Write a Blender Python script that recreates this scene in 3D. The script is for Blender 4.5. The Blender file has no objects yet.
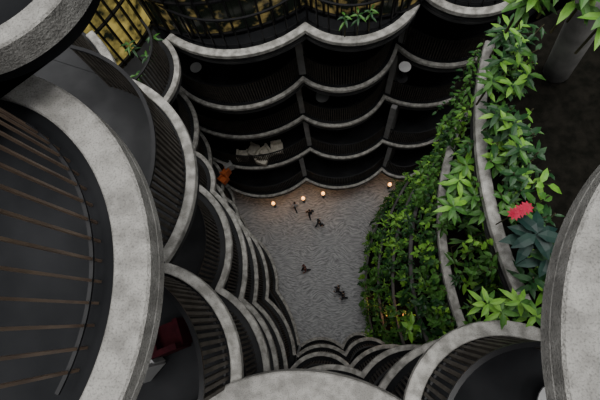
import bpy, math, random
from mathutils import Vector, Matrix
random.seed(7)
H=28.0; F=400.0
# ---------------- camera geometry (nadir surveyed 40 px right, 115 px below centre)
d=Vector((40,-115,-400)).normalized()
ez=-d; ey=(Vector((0,1,0))-ez*ez.y).normalized(); ex=ey.cross(ez)
def W(u,v,D):
    c=Vector((u-300,200-v,-F)); k=D/(-(ez.dot(c)))
    return Vector((ex.dot(c)*k, ey.dot(c)*k, 0))
def W3(u,v,D):
    p=W(u,v,D); p.z=H-D; return p
R=Matrix((ex,ey,ez))
cam=bpy.data.cameras.new('camera'); co=bpy.data.objects.new('camera',cam)
bpy.context.scene.collection.objects.link(co)
M=R.to_4x4(); M.translation=Vector((0,0,H)); co.matrix_world=M
cam.sensor_width=36; cam.lens=24; cam.clip_start=0.05; cam.clip_end=200
bpy.context.scene.camera=co
CEN=W(325,265,28)

# ---------------- materials
def nodes(name,rough=.7):
    m=bpy.data.materials.new(name); m.use_nodes=True
    nt=m.node_tree; b=nt.nodes['Principled BSDF']; b.inputs['Roughness'].default_value=rough
    return m,nt,b
def mat(name,c1,c2,scale=3,rough=.75,bump=.2,metal=0,bscale=30,lo=.35,hi=.68,speck=0,spec=.5):
    m,nt,b=nodes(name,rough); b.inputs['Specular IOR Level'].default_value=spec
    tc=nt.nodes.new('ShaderNodeTexCoord'); n=nt.nodes.new('ShaderNodeTexNoise')
    n.inputs['Scale'].default_value=scale; n.inputs['Detail'].default_value=8
    r=nt.nodes.new('ShaderNodeValToRGB')
    r.color_ramp.elements[0].position=lo; r.color_ramp.elements[1].position=hi
    r.color_ramp.elements[0].color=(*c1,1); r.color_ramp.elements[1].color=(*c2,1)
    nt.links.new(tc.outputs['Object'],n.inputs['Vector']); nt.links.new(n.outputs['Fac'],r.inputs['Fac'])
    out=r.outputs['Color']
    if speck:
        n3=nt.nodes.new('ShaderNodeTexNoise'); n3.inputs['Scale'].default_value=60; n3.inputs['Detail'].default_value=3
        r3=nt.nodes.new('ShaderNodeValToRGB'); r3.color_ramp.elements[0].position=.3; r3.color_ramp.elements[1].position=.5
        r3.color_ramp.elements[0].color=(1-speck,)*3+(1,); r3.color_ramp.elements[1].color=(1,1,1,1)
        mx=nt.nodes.new('ShaderNodeMix'); mx.data_type='RGBA'; mx.blend_type='MULTIPLY'; mx.inputs[0].default_value=1
        nt.links.new(tc.outputs['Object'],n3.inputs['Vector']); nt.links.new(n3.outputs['Fac'],r3.inputs['Fac'])
        nt.links.new(out,mx.inputs[6]); nt.links.new(r3.outputs['Color'],mx.inputs[7]); out=mx.outputs[2]
    nt.links.new(out,b.inputs['Base Color'])
    n2=nt.nodes.new('ShaderNodeTexNoise'); n2.inputs['Scale'].default_value=bscale; n2.inputs['Detail'].default_value=4
    nt.links.new(tc.outputs['Object'],n2.inputs['Vector'])
    bp=nt.nodes.new('ShaderNodeBump'); bp.inputs['Strength'].default_value=bump; bp.inputs['Distance'].default_value=.02
    nt.links.new(n2.outputs['Fac'],bp.inputs['Height']); nt.links.new(bp.outputs['Normal'],b.inputs['Normal'])
    b.inputs['Metallic'].default_value=metal
    return m
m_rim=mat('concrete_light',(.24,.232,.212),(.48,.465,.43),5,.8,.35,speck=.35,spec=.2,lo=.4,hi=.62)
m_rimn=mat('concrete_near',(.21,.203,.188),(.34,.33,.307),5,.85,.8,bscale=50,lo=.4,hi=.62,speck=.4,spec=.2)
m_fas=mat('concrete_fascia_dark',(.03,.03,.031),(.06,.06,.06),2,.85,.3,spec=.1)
m_flo=mat('floor_dark_vinyl',(.008,.0085,.0095),(.018,.0185,.020),1.2,.7,.05,spec=.06)
m_flo2=mat('floor_grey_screed',(.022,.0225,.0235),(.040,.0405,.042),1.2,.7,.05,spec=.06)
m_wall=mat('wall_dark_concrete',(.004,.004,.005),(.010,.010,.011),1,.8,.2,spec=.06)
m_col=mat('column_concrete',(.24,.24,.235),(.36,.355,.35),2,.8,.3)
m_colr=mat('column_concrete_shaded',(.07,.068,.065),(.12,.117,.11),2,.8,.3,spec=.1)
m_blk=mat('black_steel',(.006,.006,.007),(.012,.012,.013),5,.4,.02,0,spec=.3)
m_bar=mat('slat_grey_brown',(.05,.044,.038),(.095,.083,.07),5,.6,.02,0,spec=.2)
m_brz=mat('bronze_warm',(.09,.062,.045),(.14,.10,.07),5,.4,.02,0)
m_soil=mat('soil',(.004,.004,.003),(.010,.009,.007),6,.95,.6,spec=.05)
m_lf=[mat('leaf_deep',(.008,.038,.010),(.024,.08,.02),4,.45,.05,spec=.3),
      mat('leaf_mid',(.03,.10,.015),(.07,.18,.03),4,.45,.05,spec=.3),
      mat('leaf_bright',(.09,.24,.025),(.19,.38,.05),4,.45,.05,spec=.3),
      mat('leaf_teal',(.006,.024,.020),(.014,.045,.032),4,.45,.05,spec=.3)]
m_stem=mat('stem_brown',(.03,.03,.012),(.06,.05,.02),5,.8,.1)
m_red=mat('petal_red',(.26,.008,.025),(.42,.015,.05),5,.5,.05,spec=.2)
m_white=mat('white_laminate',(.28,.28,.28),(.36,.36,.35),3,.4,.02)
m_beige=mat('beige_fabric',(.5,.46,.38),(.7,.65,.55),8,.9,.2)
m_or=mat('orange_fabric',(.5,.10,.02),(.65,.16,.04),8,.8,.1)
m_dred=mat('dark_red_fabric',(.02,.003,.005),(.04,.005,.008),8,.8,.1,spec=.1)
m_skin=mat('skin',(.35,.2,.14),(.42,.26,.18),8,.6,.05)
m_hair=mat('hair_black',(.008,.006,.005),(.02,.015,.012),8,.6,.1)
m_shirt=[mat('shirt_black',(.01,.01,.012),(.02,.02,.024),8,.8,.1),mat('shirt_maroon',(.08,.02,.02),(.12,.03,.03),8,.8,.1),mat('shirt_white',(.45,.45,.46),(.55,.55,.55),8,.8,.1)]
m_trou=mat('trousers_dark',(.01,.012,.018),(.02,.022,.03),8,.8,.1)
def emis(name,c,s):
    m,nt,b=nodes(name); b.inputs['Base Color'].default_value=(*c,1)
    b.inputs['Emission Color'].default_value=(*c,1); b.inputs['Emission Strength'].default_value=s; return m
m_lamp=emis('lamp_warm',(1,.5,.15),3)
m_lamp2=emis('garden_lamp_amber',(1,.42,.10),1.2)
def interior(name,sc,lo,hi,c,st):
    m,nt,b=nodes(name,.15); b.inputs['Base Color'].default_value=(.01,.013,.011,1); b.inputs['Specular IOR Level'].default_value=.3
    tc=nt.nodes.new('ShaderNodeTexCoord'); n=nt.nodes.new('ShaderNodeTexNoise'); n.inputs['Scale'].default_value=sc; n.inputs['Detail'].default_value=4
    r=nt.nodes.new('ShaderNodeValToRGB'); r.color_ramp.elements[0].position=lo; r.color_ramp.elements[1].position=hi
    r.color_ramp.elements[0].color=(.012,.016,.010,1); r.color_ramp.elements[1].color=(*c,1)
    nt.links.new(tc.outputs['Object'],n.inputs['Vector']); nt.links.new(n.outputs['Fac'],r.inputs['Fac'])
    nt.links.new(r.outputs['Color'],b.inputs['Emission Color']); b.inputs['Emission Strength'].default_value=st
    return m
m_glow=interior('lit_cafe_interior',2.6,.38,.66,(.9,.70,.18),.42)
m_glow2=interior('dim_room_interior',2.4,.52,.70,(.9,.66,.22),.2)
# paving
m_pav,nt,b=nodes('paving_brushed',.6); b.inputs['Specular IOR Level'].default_value=.2
tc=nt.nodes.new('ShaderNodeTexCoord')
n0=nt.nodes.new('ShaderNodeTexNoise'); n0.inputs['Scale'].default_value=.55; n0.inputs['Detail'].default_value=1
vm=nt.nodes.new('ShaderNodeVectorMath'); vm.operation='MULTIPLY_ADD'
vm.inputs[1].default_value=(1.8,1.8,0)
nt.links.new(tc.outputs['Object'],n0.inputs['Vector']); nt.links.new(n0.outputs['Color'],vm.inputs[0]); nt.links.new(tc.outputs['Object'],vm.inputs[2])
mp=nt.nodes.new('ShaderNodeMapping'); mp.inputs['Scale'].default_value=(2.3,11,1); mp.inputs['Rotation'].default_value=(0,0,.35)
nt.links.new(vm.outputs[0],mp.inputs['Vector'])
vo=nt.nodes.new('ShaderNodeTexNoise'); vo.inputs['Scale'].default_value=1.3; vo.inputs['Detail'].default_value=5; vo.inputs['Roughness'].default_value=.62
nt.links.new(mp.outputs[0],vo.inputs['Vector'])
r=nt.nodes.new('ShaderNodeValToRGB'); r.color_ramp.elements[0].position=.36; r.color_ramp.elements[1].position=.66
r.color_ramp.elements[0].color=(.17,.175,.18,1); r.color_ramp.elements[1].color=(.52,.525,.53,1)
nt.links.new(vo.outputs['Fac'],r.inputs['Fac']); nt.links.new(r.outputs['Color'],b.inputs['Base Color'])

# ---------------- mesh builder
class MB:
    def __init__(s): s.v=[];s.f=[];s.m=[]
    def add(s,vs,fs,mi=0):
        o=len(s.v); s.v+= [tuple(v) for v in vs]; s.f+=[tuple(i+o for i in f) for f in fs]; s.m+=[mi]*len(fs)
    def box(s,c,t,n,hx,hy,z0,z1,mi=0):
        vs=[]
        for z in (z0,z1):
            for a,b_ in((-1,-1),(1,-1),(1,1),(-1,1)):
                p=c+t*(a*hx)+n*(b_*hy); vs.append((p.x,p.y,z))
        s.add(vs,[(3,2,1,0),(4,5,6,7),(0,1,5,4),(1,2,6,5),(2,3,7,6),(3,0,4,7)],mi)
    def cyl(s,c,r,z0,z1,mi=0,n=16,r2=None,cap=True):
        r2=r if r2 is None else r2; vs=[]
        for z,rr in((z0,r),(z1,r2)):
            for i in range(n):
                a=2*math.pi*i/n; vs.append((c.x+rr*math.cos(a),c.y+rr*math.sin(a),z))
        fs=[(i,(i+1)%n,n+(i+1)%n,n+i) for i in range(n)]
        if cap: fs+= [tuple(range(n-1,-1,-1)),tuple(range(n,2*n))]
        s.add(vs,fs,mi)
    def tube(s,a,b_,r,mi=0,n=6):
        a=Vector(a);b_=Vector(b_); q=(b_-a).normalized(); x=q.orthogonal().normalized(); y=q.cross(x)
        vs=[p+(x*math.cos(2*math.pi*i/n)+y*math.sin(2*math.pi*i/n))*r for p in(a,b_) for i in range(n)]
        s.add(vs,[(i,(i+1)%n,n+(i+1)%n,n+i) for i in range(n)]+[tuple(range(n-1,-1,-1)),tuple(range(n,2*n))],mi)
    def obj(s,name,mats,parent=None,smooth=False):
        me=bpy.data.meshes.new(name); me.from_pydata(s.v,[],s.f)
        for m in mats: me.materials.append(m)
        me.polygons.foreach_set('material_index',s.m)
        if smooth: me.polygons.foreach_set('use_smooth',[True]*len(s.f))
        me.update(); o=bpy.data.objects.new(name,me); bpy.context.scene.collection.objects.link(o)
        if parent: o.parent=parent
        return o
def empty(name,loc=(0,0,0)):
    o=bpy.data.objects.new(name,None); o.empty_display_size=.3; bpy.context.scene.collection.objects.link(o); return o

def arc3(a,m,b_,step):
    ax,ay,bx,by,cx,cy=a.x,a.y,m.x,m.y,b_.x,b_.y
    dd=2*(ax*(by-cy)+bx*(cy-ay)+cx*(ay-by))
    n=max(14,int(((m-a).length+(b_-m).length)/step))
    if abs(dd)<1e-4: return [a.lerp(b_,i/n) for i in range(n+1)]
    ux=((ax*ax+ay*ay)*(by-cy)+(bx*bx+by*by)*(cy-ay)+(cx*cx+cy*cy)*(ay-by))/dd
    uy=((ax*ax+ay*ay)*(cx-bx)+(bx*bx+by*by)*(ax-cx)+(cx*cx+cy*cy)*(bx-ax))/dd
    r=math.hypot(ax-ux,ay-uy)
    t0=math.atan2(ay-uy,ax-ux);t1=math.atan2(by-uy,bx-ux);t2=math.atan2(cy-uy,cx-ux)
    def nrm(t): return t%(2*math.pi)
    if nrm(t1-t0)<nrm(t2-t0): sw=nrm(t2-t0)
    else: sw=-nrm(t0-t2)
    return [Vector((ux+r*math.cos(t0+sw*i/n),uy+r*math.sin(t0+sw*i/n),0)) for i in range(n+1)]
def chain(px,D,step=.15):
    P=[W(u,v,D) for u,v in px]; out=[P[0]]
    for i in range(0,len(P)-2,2): out+=arc3(P[i],P[i+1],P[i+2],step)[1:]
    return out
def normals(pts,cen=None):
    cen=CEN if cen is None else cen
    seg=[]
    for i in range(len(pts)-1):
        t=(pts[i+1]-pts[i]).normalized(); seg.append(Vector((-t.y,t.x,0)))
    sgn=0
    for i in range(len(seg)): sgn+= seg[i].dot((cen-pts[i]).normalized())
    sg=1 if sgn>0 else -1
    ns=[]
    for i in range(len(pts)):
        a=seg[max(0,i-1)];b_=seg[min(len(seg)-1,i)]; n=(a+b_)
        n=n.normalized() if n.length>1e-4 else a
        k=1/max(.6,n.dot(a)); ns.append(n*sg*k)
    return ns
def sweep(mb,pts,ns,prof,z,mi=0):
    k=len(prof); vs=[]
    for p,n in zip(pts,ns):
        for o,dz in prof:
            q=p+n*o; vs.append((q.x,q.y,z+dz))
    fs=[]
    for i in range(len(pts)-1):
        for j in range(k):
            j2=(j+1)%k
            fs.append((i*k+j,i*k+j2,(i+1)*k+j2,(i+1)*k+j))
    fs+= [tuple(range(k)),tuple((len(pts)-1)*k+j for j in range(k-1,-1,-1))]
    mb.add(vs,fs,mi)

def balcony(px,D,name='balcony',rw=.22,fh=1.0,rail=True,sp=.11,bw=.012,depth=5,floor=m_flo,rim=m_rim,fas=m_fas,wall=True,wallh=3.6,cols=(),barm=m_bar,roff=.34,slabt=.3,cen=None,rh=1.1,bd=.03,plain=False):
    z=H-D; pts=chain(px,D,.15 if D>4 else .06); ns=normals(pts,cen); e=empty(name)
    mb=MB(); sweep(mb,pts,ns,[(-rw,-.16),(-rw,-.015),(-rw+.015,0),(-.02,0),(0,-.02),(0,-.15),(-.01,-.16)],z)
    mb.obj('rim',[rim],e)
    mb=MB()
    if plain: prof=[(-rw,-.155),(-.012,-.155),(-.012,-.165),(0,-.172),(0,-fh),(-rw,-fh)]
    else:
        prof=[(-rw,-.155)]; zz=-.155
        while zz>-fh:
            prof+=[(-.05,zz),(-.05,zz-.09),(-.085,zz-.10),(-.085,zz-.12)]; zz-=.125
        prof+=[(-rw,zz)]
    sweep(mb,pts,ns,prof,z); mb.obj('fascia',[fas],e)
    mb=MB(); c=CEN if cen is None else cen
    vs=[];k=4
    for p,n in zip(pts,ns):
        a=p-n*(rw*.6); q=p+(p-c).normalized()*depth
        for w_,dz in((a,-.08),(a,-.08-slabt),(q,-.08-slabt),(q,-.08)): vs.append((w_.x,w_.y,z+dz))
    fs=[]
    for i in range(len(pts)-1):
        for j in range(4): fs.append((i*4+j,i*4+(j+1)%4,(i+1)*4+(j+1)%4,(i+1)*4+j))
    mb.add(vs,fs); mb.obj('slab',[floor],e)
    if wall:
        mb=MB(); vs=[];L=len(pts)
        for p in pts:
            q=p+(p-c).normalized()*depth*.97
            vs+=[(q.x,q.y,z-.1),(q.x,q.y,z+wallh)]
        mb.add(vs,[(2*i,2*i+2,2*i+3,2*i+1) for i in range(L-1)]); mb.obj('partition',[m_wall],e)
    if rail:
        mb=MB(); acc=0
        for i in range(len(pts)-1):
            a=pts[i]-ns[i]*roff; b_=pts[i+1]-ns[i+1]*roff; l=(b_-a).length
            if l<1e-5: continue
            t=(b_-a)/l; n=Vector((-t.y,t.x,0)); s=-acc
            while True:
                s+=sp
                if s>l: break
                mb.box(a+t*s,t,n,bw,bd,z-.08,z+rh-.02)
            acc=(l-(s-sp))
        mb.obj('balusters',[barm],e)
        mb=MB(); sweep(mb,pts,ns,[(-roff-.03,rh-.03),(-roff-.03,rh+.01),(-roff+.03,rh+.01),(-roff+.03,rh-.03)],z)
        sweep(mb,pts,ns,[(-roff-.015,.03),(-roff-.015,.05),(-roff+.015,.05),(-roff+.015,.03)],z)
        mb.obj('handrail',[m_blk],e)
    for (u,v) in cols:
        mb=MB(); p=W(u,v,D); aw=(p-c).normalized(); p=p+aw*.75; t=Vector((-aw.y,aw.x,0))
        mb.box(p,t,aw,.13,.45,z-.1,z+wallh-.3); mb.obj('fin_column',[m_col],e)
    return e
def glazing(px,D,off,h,sp,panel,name='glazed_facade'):
    pts=chain(px,D,.15); z=H-D; e=empty(name)
    aw=[(p-CEN).normalized() for p in pts]; q=[p+a*off for p,a in zip(pts,aw)]
    mb=MB(); mb.add([v for p in q for v in((p.x,p.y,z-.08),(p.x,p.y,z+h))],[(2*i,2*i+2,2*i+3,2*i+1) for i in range(len(q)-1)]); mb.obj('lit_glass',[panel],e)
    mb=MB(); ns=normals(q); acc=0
    for i in range(len(q)-1):
        a=q[i]+ns[i]*.06; b_=q[i+1]+ns[i+1]*.06; l=(b_-a).length
        if l<1e-5: continue
        t=(b_-a)/l; n=Vector((-t.y,t.x,0)); s=-acc
        while True:
            s+=sp
            if s>l: break
            mb.box(a+t*s,t,n,.03,.04,z-.08,z+h)
        acc=l-(s-sp)
    for hh in(.02,h*.5,h-.06): sweep(mb,q,ns,[(.02,hh),(.02,hh+.06),(.10,hh+.06),(.10,hh)],z)
    mb.obj('mullions',[m_blk],e)

# ---------------- level rings
LV={
 24.4:dict(back=[(222,182),(262,197),(306,180),(345,188),(382,170),(402,178),(425,165)],
           left=[(222,182),(234,196),(234,212),(245,220),(248,232),(272,258),(278,290),(292,315),(300,345)],
           bot=[(300,345),(322,337),(342,345),(354,333),(374,340)]),
 20.8:dict(back=[(205,155),(255,169),(310,150),(350,158),(383,142),(415,147),(450,130)],
           left=[(205,155),(222,172),(222,195),(236,206),(240,222),(266,262),(268,298),(287,322),(296,355)],
           bot=[(296,355),(320,344),(345,352),(362,338),(388,345)]),
 17.2:dict(back=[(188,122),(245,138),(303,118),(348,125),(385,98),(430,106),(470,90)],
           left=[(188,122),(210,148),(208,178),(222,190),(228,205),(256,258),(256,302),(279,333),(288,372)],
           bot=[(288,372),(318,352),(350,365),(374,347),(404,346)]),
 13.6:dict(back=[(178,88),(240,109),(303,80),(350,90),(398,48),(440,66),(490,52)],
           left=[(178,88),(197,118),(194,150),(213,170),(214,190),(246,250),(243,298),(272,338),(278,392)],
           bot=[(278,392),(318,366),(362,372),(388,350),(428,346)]),
 10.0:dict(back=[(166,38),(228,56),(305,30),(372,40),(424,-6),(475,14),(530,-8)],
           left=[(166,38),(179,70),(160,108),(185,140),(192,180),(231,238),(222,288),(262,335),(266,410)],
           bot=[(378,388),(408,354),(465,336)]),
}
for D,s in LV.items():
    b_=s['back']
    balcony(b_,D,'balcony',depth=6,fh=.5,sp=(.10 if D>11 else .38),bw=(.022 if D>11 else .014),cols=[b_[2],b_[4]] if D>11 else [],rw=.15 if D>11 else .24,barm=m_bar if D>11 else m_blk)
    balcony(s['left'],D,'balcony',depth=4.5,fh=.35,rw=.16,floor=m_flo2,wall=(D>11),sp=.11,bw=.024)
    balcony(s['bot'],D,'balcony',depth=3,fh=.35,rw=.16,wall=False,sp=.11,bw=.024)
glazing(LV[10.0]['back'],10.0,.9,2.6,.42,m_glow2)
# level 6
balcony([(92,30),(112,58),(118,74),(195,172),(165,262)],6.4,rw=.17,fh=.35,sp=.11,bw=.026,depth=3.2,wall=False,floor=m_flo2,roff=.24)
balcony([(165,262),(229,316),(240,392)],6.4,rw=.17,fh=.35,sp=.11,bw=.026,depth=3,wall=False,floor=m_flo,roff=.24)
balcony([(170,420),(300,371),(428,420)],6.3,rw=.6,rail=False,depth=3,wall=False,rim=m_rimn,fas=m_rimn,plain=True,floor=m_rimn,fh=.3)
balcony([(404,404),(440,340),(545,330)],6.4,rw=.22,fh=.35,sp=.11,bw=.026,depth=3,wall=False,roff=.26)
# level 7
balcony([(-69,66),(143,205),(112,420)],2.9,rw=.29,fh=.26,rail=True,sp=.16,bw=.010,bd=.010,depth=2.5,wall=False,rim=m_rimn,fas=m_rimn,plain=True,barm=m_brz,roff=.43,floor=m_flo)
balcony([(-120,4),(8,18),(62,-68)],2.2,rw=.2,fh=.22,rail=False,depth=3,wall=False,rim=m_rimn,fas=m_rimn,plain=True,floor=m_flo)
balcony([(625,150),(565,290),(575,430)],2.9,rw=.7,fh=.3,rail=False,depth=2.5,wall=False,rim=m_rimn,fas=m_rimn,plain=True,floor=m_rimn)

# ---------------- planters (right)
G=[(7.0,[(486,40),(477,150),(524,312)]),(10.0,[(462,110),(438,225),(462,336)]),(13.6,[(445,145),(409,250),(428,347)]),
   (17.2,[(424,172),(392,260),(403,346)]),(20.8,[(408,180),(378,262),(388,345)]),(24.4,[(400,185),(366,265),(374,340)])]
for D,px in G:
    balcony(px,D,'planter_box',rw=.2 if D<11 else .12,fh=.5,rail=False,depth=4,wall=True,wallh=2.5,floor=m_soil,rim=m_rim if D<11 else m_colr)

# ---------------- foliage
def leaf(mb,p,dr,L,wd,mi,droop=.35):
    dr=dr.normalized(); side=dr.cross(Vector((0,0,1)))
    if side.length<1e-3: side=Vector((1,0,0))
    side.normalize(); up=side.cross(dr)
    def P(t,s,l=0): return p+dr*(t*L)+side*(s*wd)+up*(l*wd)-Vector((0,0,1))*(droop*L*t*t)
    vs=[P(0,0),P(.3,-.42,.12),P(.3,0),P(.3,.42,.12),P(.65,-.38,.1),P(.65,0),P(.65,.38,.1),P(1,0)]
    mb.add(vs,[(0,1,2),(0,2,3),(1,4,5,2),(2,5,6,3),(4,7,5),(5,7,6)],mi)
def shrub(mb,p,h,n,L,pal,stems=3,wr=.4):
    for s in range(stems):
        a=random.uniform(0,6.28); tip=p+Vector((math.cos(a)*h*.5,math.sin(a)*h*.5,h*random.uniform(.5,1.2)))
        mb.tube(p,tip,.012,4,4); az=random.uniform(0,6.28); mi=random.choice(pal)
        for i in range(n):
            t=.35+.65*i/n; q=p.lerp(tip,t); az+=2.4; el=random.uniform(-.2,.9)
            leaf(mb,q,Vector((math.cos(az)*math.cos(el),math.sin(az)*math.cos(el),math.sin(el))),L*random.uniform(.6,1.2),L*wr,mi)
def vine(mb,p,ln,L,pal):
    mi=random.choice(pal); k=int(ln/(L*.5)); q=p.copy()
    for i in range(k):
        q2=q+Vector((random.uniform(-.05,.05),random.uniform(-.05,.05),-L*.5)); mb.tube(q,q2,.008,4,3); q=q2
        a=random.uniform(0,6.28); leaf(mb,q,Vector((math.cos(a),math.sin(a),-.2)),L*random.uniform(.7,1.1),L*.55,mi)
MATS=m_lf+[m_stem]
def bed(name,px,D,spacing,width,h,n,L,pal,vines=0,rows=2,off=.25,up=0,skip=0,wr=.4):
    pts=chain(px,D,spacing); ns=normals(pts); mb=MB()
    for p,n_ in zip(pts,ns):
        for r_ in range(rows):
            if random.random()<skip: continue
            q=p-n_*(off+width*(r_+random.uniform(-.3,.3))/rows); q=Vector((q.x,q.y,H-D-.08+up))
            k=random.uniform(.55,1.4); shrub(mb,q,h*k,n,L*k,pal,3,wr*random.uniform(.6,1.2))
        for _ in range(4):
            if random.random()<vines:
                q=p+n_*random.uniform(.02,.14); vine(mb,Vector((q.x,q.y,H-D+.02)),random.uniform(.4,2.6),L*.6,pal)
    return mb.obj(name,MATS)
bed('planter_shrubs',G[0][1],7.0,.24,.5,.55,8,.24,[0,1,1,2,0,0],.2,2,.4,skip=.3)
bed('planter_shrubs',G[1][1],10.0,.34,1.8,.85,8,.27,[0,1,1,0,2,1],.55,4,.35,skip=.15)
bed('planter_shrubs',G[2][1],13.6,.4,1.3,.9,8,.28,[0,1,0,1,2,1],.65,3,.1,skip=.2)
bed('planter_shrubs',G[3][1],17.2,.45,1.1,.8,7,.28,[0,1,2,1],.65,3,.1,skip=.25)
bed('planter_shrubs',G[4][1],20.8,.5,1.0,.8,7,.28,[0,1,1,2],.65,2,.1,skip=.2)
bed('planter_shrubs',G[5][1],24.4,.5,.8,.7,7,.26,[0,1,1,2],.65,2,.1,skip=.2)

def bigplant(name,u,v,D,n,L,pal,wr=.45,h=.5,zb=.5):
    mb=MB(); p=W3(u,v,D); base=p-Vector((0,0,zb)); mb.tube(base,p,.02,4)
    az=random.random()*6
    for i in range(n):
        az+=2.4; el=random.uniform(-.1,.45)
        leaf(mb,p+Vector((0,0,.03*i)),Vector((math.cos(az)*math.cos(el),math.sin(az)*math.cos(el),math.sin(el))),L*random.uniform(.75,1.1),L*wr,random.choice(pal))
    return mb.obj(name,MATS)
bigplant('rubber_plant',528,238,6.3,12,.46,[3],.45)
bigplant('rubber_plant',543,260,6.4,8,.40,[3,0],.45)
for (u,v) in((495,312),(513,302),(528,316),(482,304)):
    bigplant('bright_leaf_plant',u,v,6.5,11,.28,[2,2,1],.34)
for (u,v,D) in((532,0,4.6),(572,4,4.2),(600,26,4.2),(590,-8,4.2),(520,8,4.8),(556,-10,4.4)):
    bigplant('umbrella_tree_branch',u,v,D,11,.36,[2,1],.36)
for (u,v) in((495,70),(505,95),(492,120),(512,60),(508,130),(500,40),(513,155),(520,85),(486,90)):
    bigplant('tall_shrub',u,v,6.4,13,.30,[1,1,2,0,0],.34)
for (u,v) in((455,185),(470,200),(485,180),(450,210),(480,215),(462,170),(470,150)):
    bigplant('broadleaf_shrub',u,v,7.6,12,.36,[1,1,2],.34)
mb=MB()
for (u,v) in((520,211),(514,214),(526,208)):
    p=W3(u,v,5.9)
    for i in range(9):
        a=i*.7; leaf(mb,p,Vector((math.cos(a),math.sin(a),.5)),.12,.06,5)
    mb.tube(p,p-Vector((0,0,.7)),.01,4)
mb.obj('red_flower_plant',MATS+[m_red])

# ---------------- ground
mb=MB(); n=64
mb.add([(CEN.x,CEN.y,0)]+[(CEN.x+17*math.cos(2*math.pi*i/n),CEN.y+17*math.sin(2*math.pi*i/n),0) for i in range(n)],[(0,1+i,1+(i+1)%n) for i in range(n)])
mb.obj('floor',[m_pav])
mb=MB(); vs=[]
for i in range(n):
    a=2*math.pi*i/n
    vs+=[(CEN.x+16.9*math.cos(a),CEN.y+16.9*math.sin(a),-.05),(CEN.x+16.9*math.cos(a),CEN.y+16.9*math.sin(a),31)]
mb.add(vs,[(2*i,(2*i+2)%(2*n),(2*i+3)%(2*n),2*i+1) for i in range(n)]); mb.obj('wall_light_block',[m_wall])  # enclosing drum added to keep light from the sides out of the atrium

# ---------------- people
def person(u,v,shirt,yaw,stride=.2):
    e_=W(u,v,28); c=Matrix.Rotation(yaw,3,'Z')
    J=[((0,0,.93),.13),((0,0,1.15),.125),((0,0,1.38),.14),((0,.01,1.5),.055),((0,.02,1.6),.085),((0,.02,1.69),.085),
       ((.09,0,.9),.09),((.1,stride,.5),.06),((.1,stride*.9,.07),.045),((.1,stride+.14,.03),.035),
       ((-.09,0,.9),.09),((-.1,-stride*.6,.5),.06),((-.1,-stride*1.6,.1),.045),((-.1,-stride*1.3+.05,.03),.035),
       ((.2,0,1.4),.06),((.25,-.06,1.12),.042),((.24,.1,.9),.032),((.24,.14,.82),.025),
       ((-.2,0,1.4),.06),((-.25,.04,1.12),.042),((-.24,.2,.95),.032),((-.24,.25,.88),.025)]
    E=[(0,1),(1,2),(2,3),(3,4),(4,5),(0,6),(6,7),(7,8),(8,9),(0,10),(10,11),(11,12),(12,13),(2,14),(14,15),(15,16),(16,17),(2,18),(18,19),(19,20),(20,21)]
    me=bpy.data.meshes.new('b'); me.from_pydata([tuple(c@Vector(j[0])+e_) for j in J],E,[])
    o=bpy.data.objects.new('b',me); bpy.context.scene.collection.objects.link(o)
    s=o.modifiers.new('s','SKIN'); sv=me.skin_vertices[0].data
    for i,j in enumerate(J): sv[i].radius=(j[1],j[1])
    sv[0].use_root=True
    o.modifiers.new('d','SUBSURF').levels=1
    dg=bpy.context.evaluated_depsgraph_get(); m2=bpy.data.meshes.new_from_object(o.evaluated_get(dg))
    bpy.data.objects.remove(o)
    for m in(m_shirt[shirt],m_trou,m_skin,m_hair): m2.materials.append(m)
    inv=c.transposed()
    for f in m2.polygons:
        q=inv@(f.center-e_); f.use_smooth=True
        if q.z>1.62 or (q.z>1.53 and q.y<0): f.material_index=3
        elif q.z>1.47: f.material_index=2
        elif abs(q.x)>.19 and q.z<1.05: f.material_index=2
        elif q.z<.95: f.material_index=1
        else: f.material_index=0
    zmin=min(v_.co.z for v_ in m2.vertices)
    p=bpy.data.objects.new('person',m2); bpy.context.scene.collection.objects.link(p); p.location.z=-zmin
for a in((311,216,0,.3),(320,226,0,-1),(306,270,1,2),(338,290,0,1.2),(343,296,0,1.5),(297,209,2,.4)): person(*a)

# ---------------- lamps
for (u,v,D) in((273,203,27),(303,198,27),(323,193,27),(390,184,27),(372,303,24.3),(388,315,20.7),(405,315,17.1)):
    mb=MB(); p=W(u,v,D); z=H-D; g=D<26; k=.6 if g else 1
    mb.cyl(p,.10*k,0 if not g else z-.6,z-.55 if not g else z-.5,1,10); mb.cyl(p,.02,.2 if not g else z-.5,z-.1,1,6); mb.cyl(p,.13*k,z-.14,z+.08*k,0,12,.08*k)
    mb.obj('garden_lamp' if g else 'table_lamp',[m_lamp2 if g else m_lamp,m_blk])
    l=bpy.data.lights.new('lamp_glow','POINT'); l.energy=14; l.color=(1,.5,.2); l.shadow_soft_size=.15
    lo=bpy.data.objects.new('lamp_glow',l); lo.location=(p.x,p.y,z+.3); bpy.context.scene.collection.objects.link(lo)

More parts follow.
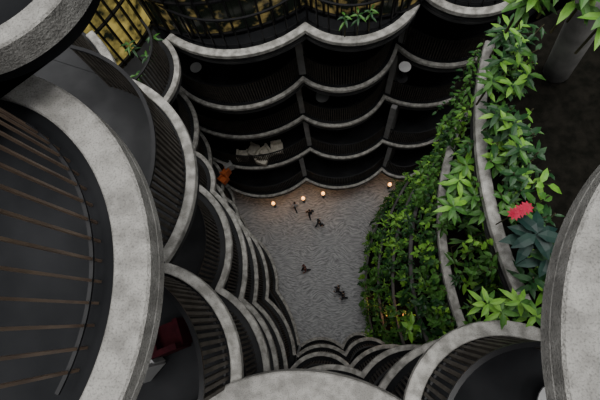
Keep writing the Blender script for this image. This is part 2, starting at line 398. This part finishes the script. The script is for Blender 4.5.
# ---------------- furniture on balconies
def table(u,v,D,r=.35):
    p=W(u,v,D); z=H-D; mb=MB(); mb.cyl(p,r,z+.70,z+.73,0,24); mb.cyl(p,.035,z,z+.70,1,8); mb.cyl(p,.22,z-.02,z+.02,1,16)
    mb.obj('round_table',[m_white,m_blk])
table(323,104,17.2,.32); table(402,78,13.6,.22); table(202,78,13.6,.22); table(536,396,6.9,.3)
def chair(u,v,D,m,yaw,s=1):
    p=W(u,v,D); z=H-D-.08; mb=MB(); t=Vector((math.cos(yaw),math.sin(yaw),0)); n=Vector((-t.y,t.x,0))
    mb.box(p,t,n,.32*s,.32*s,z+.22,z+.42); mb.box(p-n*.33*s,t,n,.34*s,.07*s,z+.2,z+.8)
    mb.box(p+t*.33*s,t,n,.06*s,.33*s,z+.2,z+.58); mb.box(p-t*.33*s,t,n,.06*s,.33*s,z+.2,z+.58)
    for a in(-1,1):
        for b_ in(-1,1): mb.box(p+t*a*.28*s+n*b_*.28*s,t,n,.02,.02,z,z+.22,1)
    mb.obj('armchair',[m,m_blk])
for i,(u,v) in enumerate(((244,157),(254,152),(266,155),(278,151),(264,161))): chair(u,v,20.8,m_beige,i*1.1,.85)
chair(227,174,20.8,m_or,1,.6); chair(225,181,20.8,m_or,2.5,.6); chair(230,168,20.8,m_white,.5,.6)
chair(178,335,6.5,m_dred,.4,.6); chair(153,362,6.5,m_white,.9,.5)
for (u,v) in((345,22),(358,20),(370,16)):
    bigplant('potted_plant',u,v,9.3,9,.26,[0,1],.3,zb=.6)

# warm cafe at upper left
glazing([(166,38),(152,62),(128,88)],10.0,.8,2.8,.32,m_glow,'cafe_glazing')
for (u,v) in((150,62),(140,80),(133,50),(155,42)):
    bigplant('potted_plant',u,v,9.3,10,.28,[1,0,0],.3,zb=.6)
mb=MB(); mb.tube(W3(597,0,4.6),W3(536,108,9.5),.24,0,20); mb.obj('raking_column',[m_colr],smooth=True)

# ---------------- light
w=bpy.data.worlds.new('sky'); bpy.context.scene.world=w; w.use_nodes=True
bg=w.node_tree.nodes['Background']; bg.inputs['Color'].default_value=(.97,.98,1,1); bg.inputs['Strength'].default_value=.85
s=bpy.data.lights.new('skylight','SUN'); s.energy=3.6; s.angle=math.radians(50); s.color=(1,.985,.96)
so=bpy.data.objects.new('skylight',s); so.location=(0,0,40); bpy.context.scene.collection.objects.link(so)
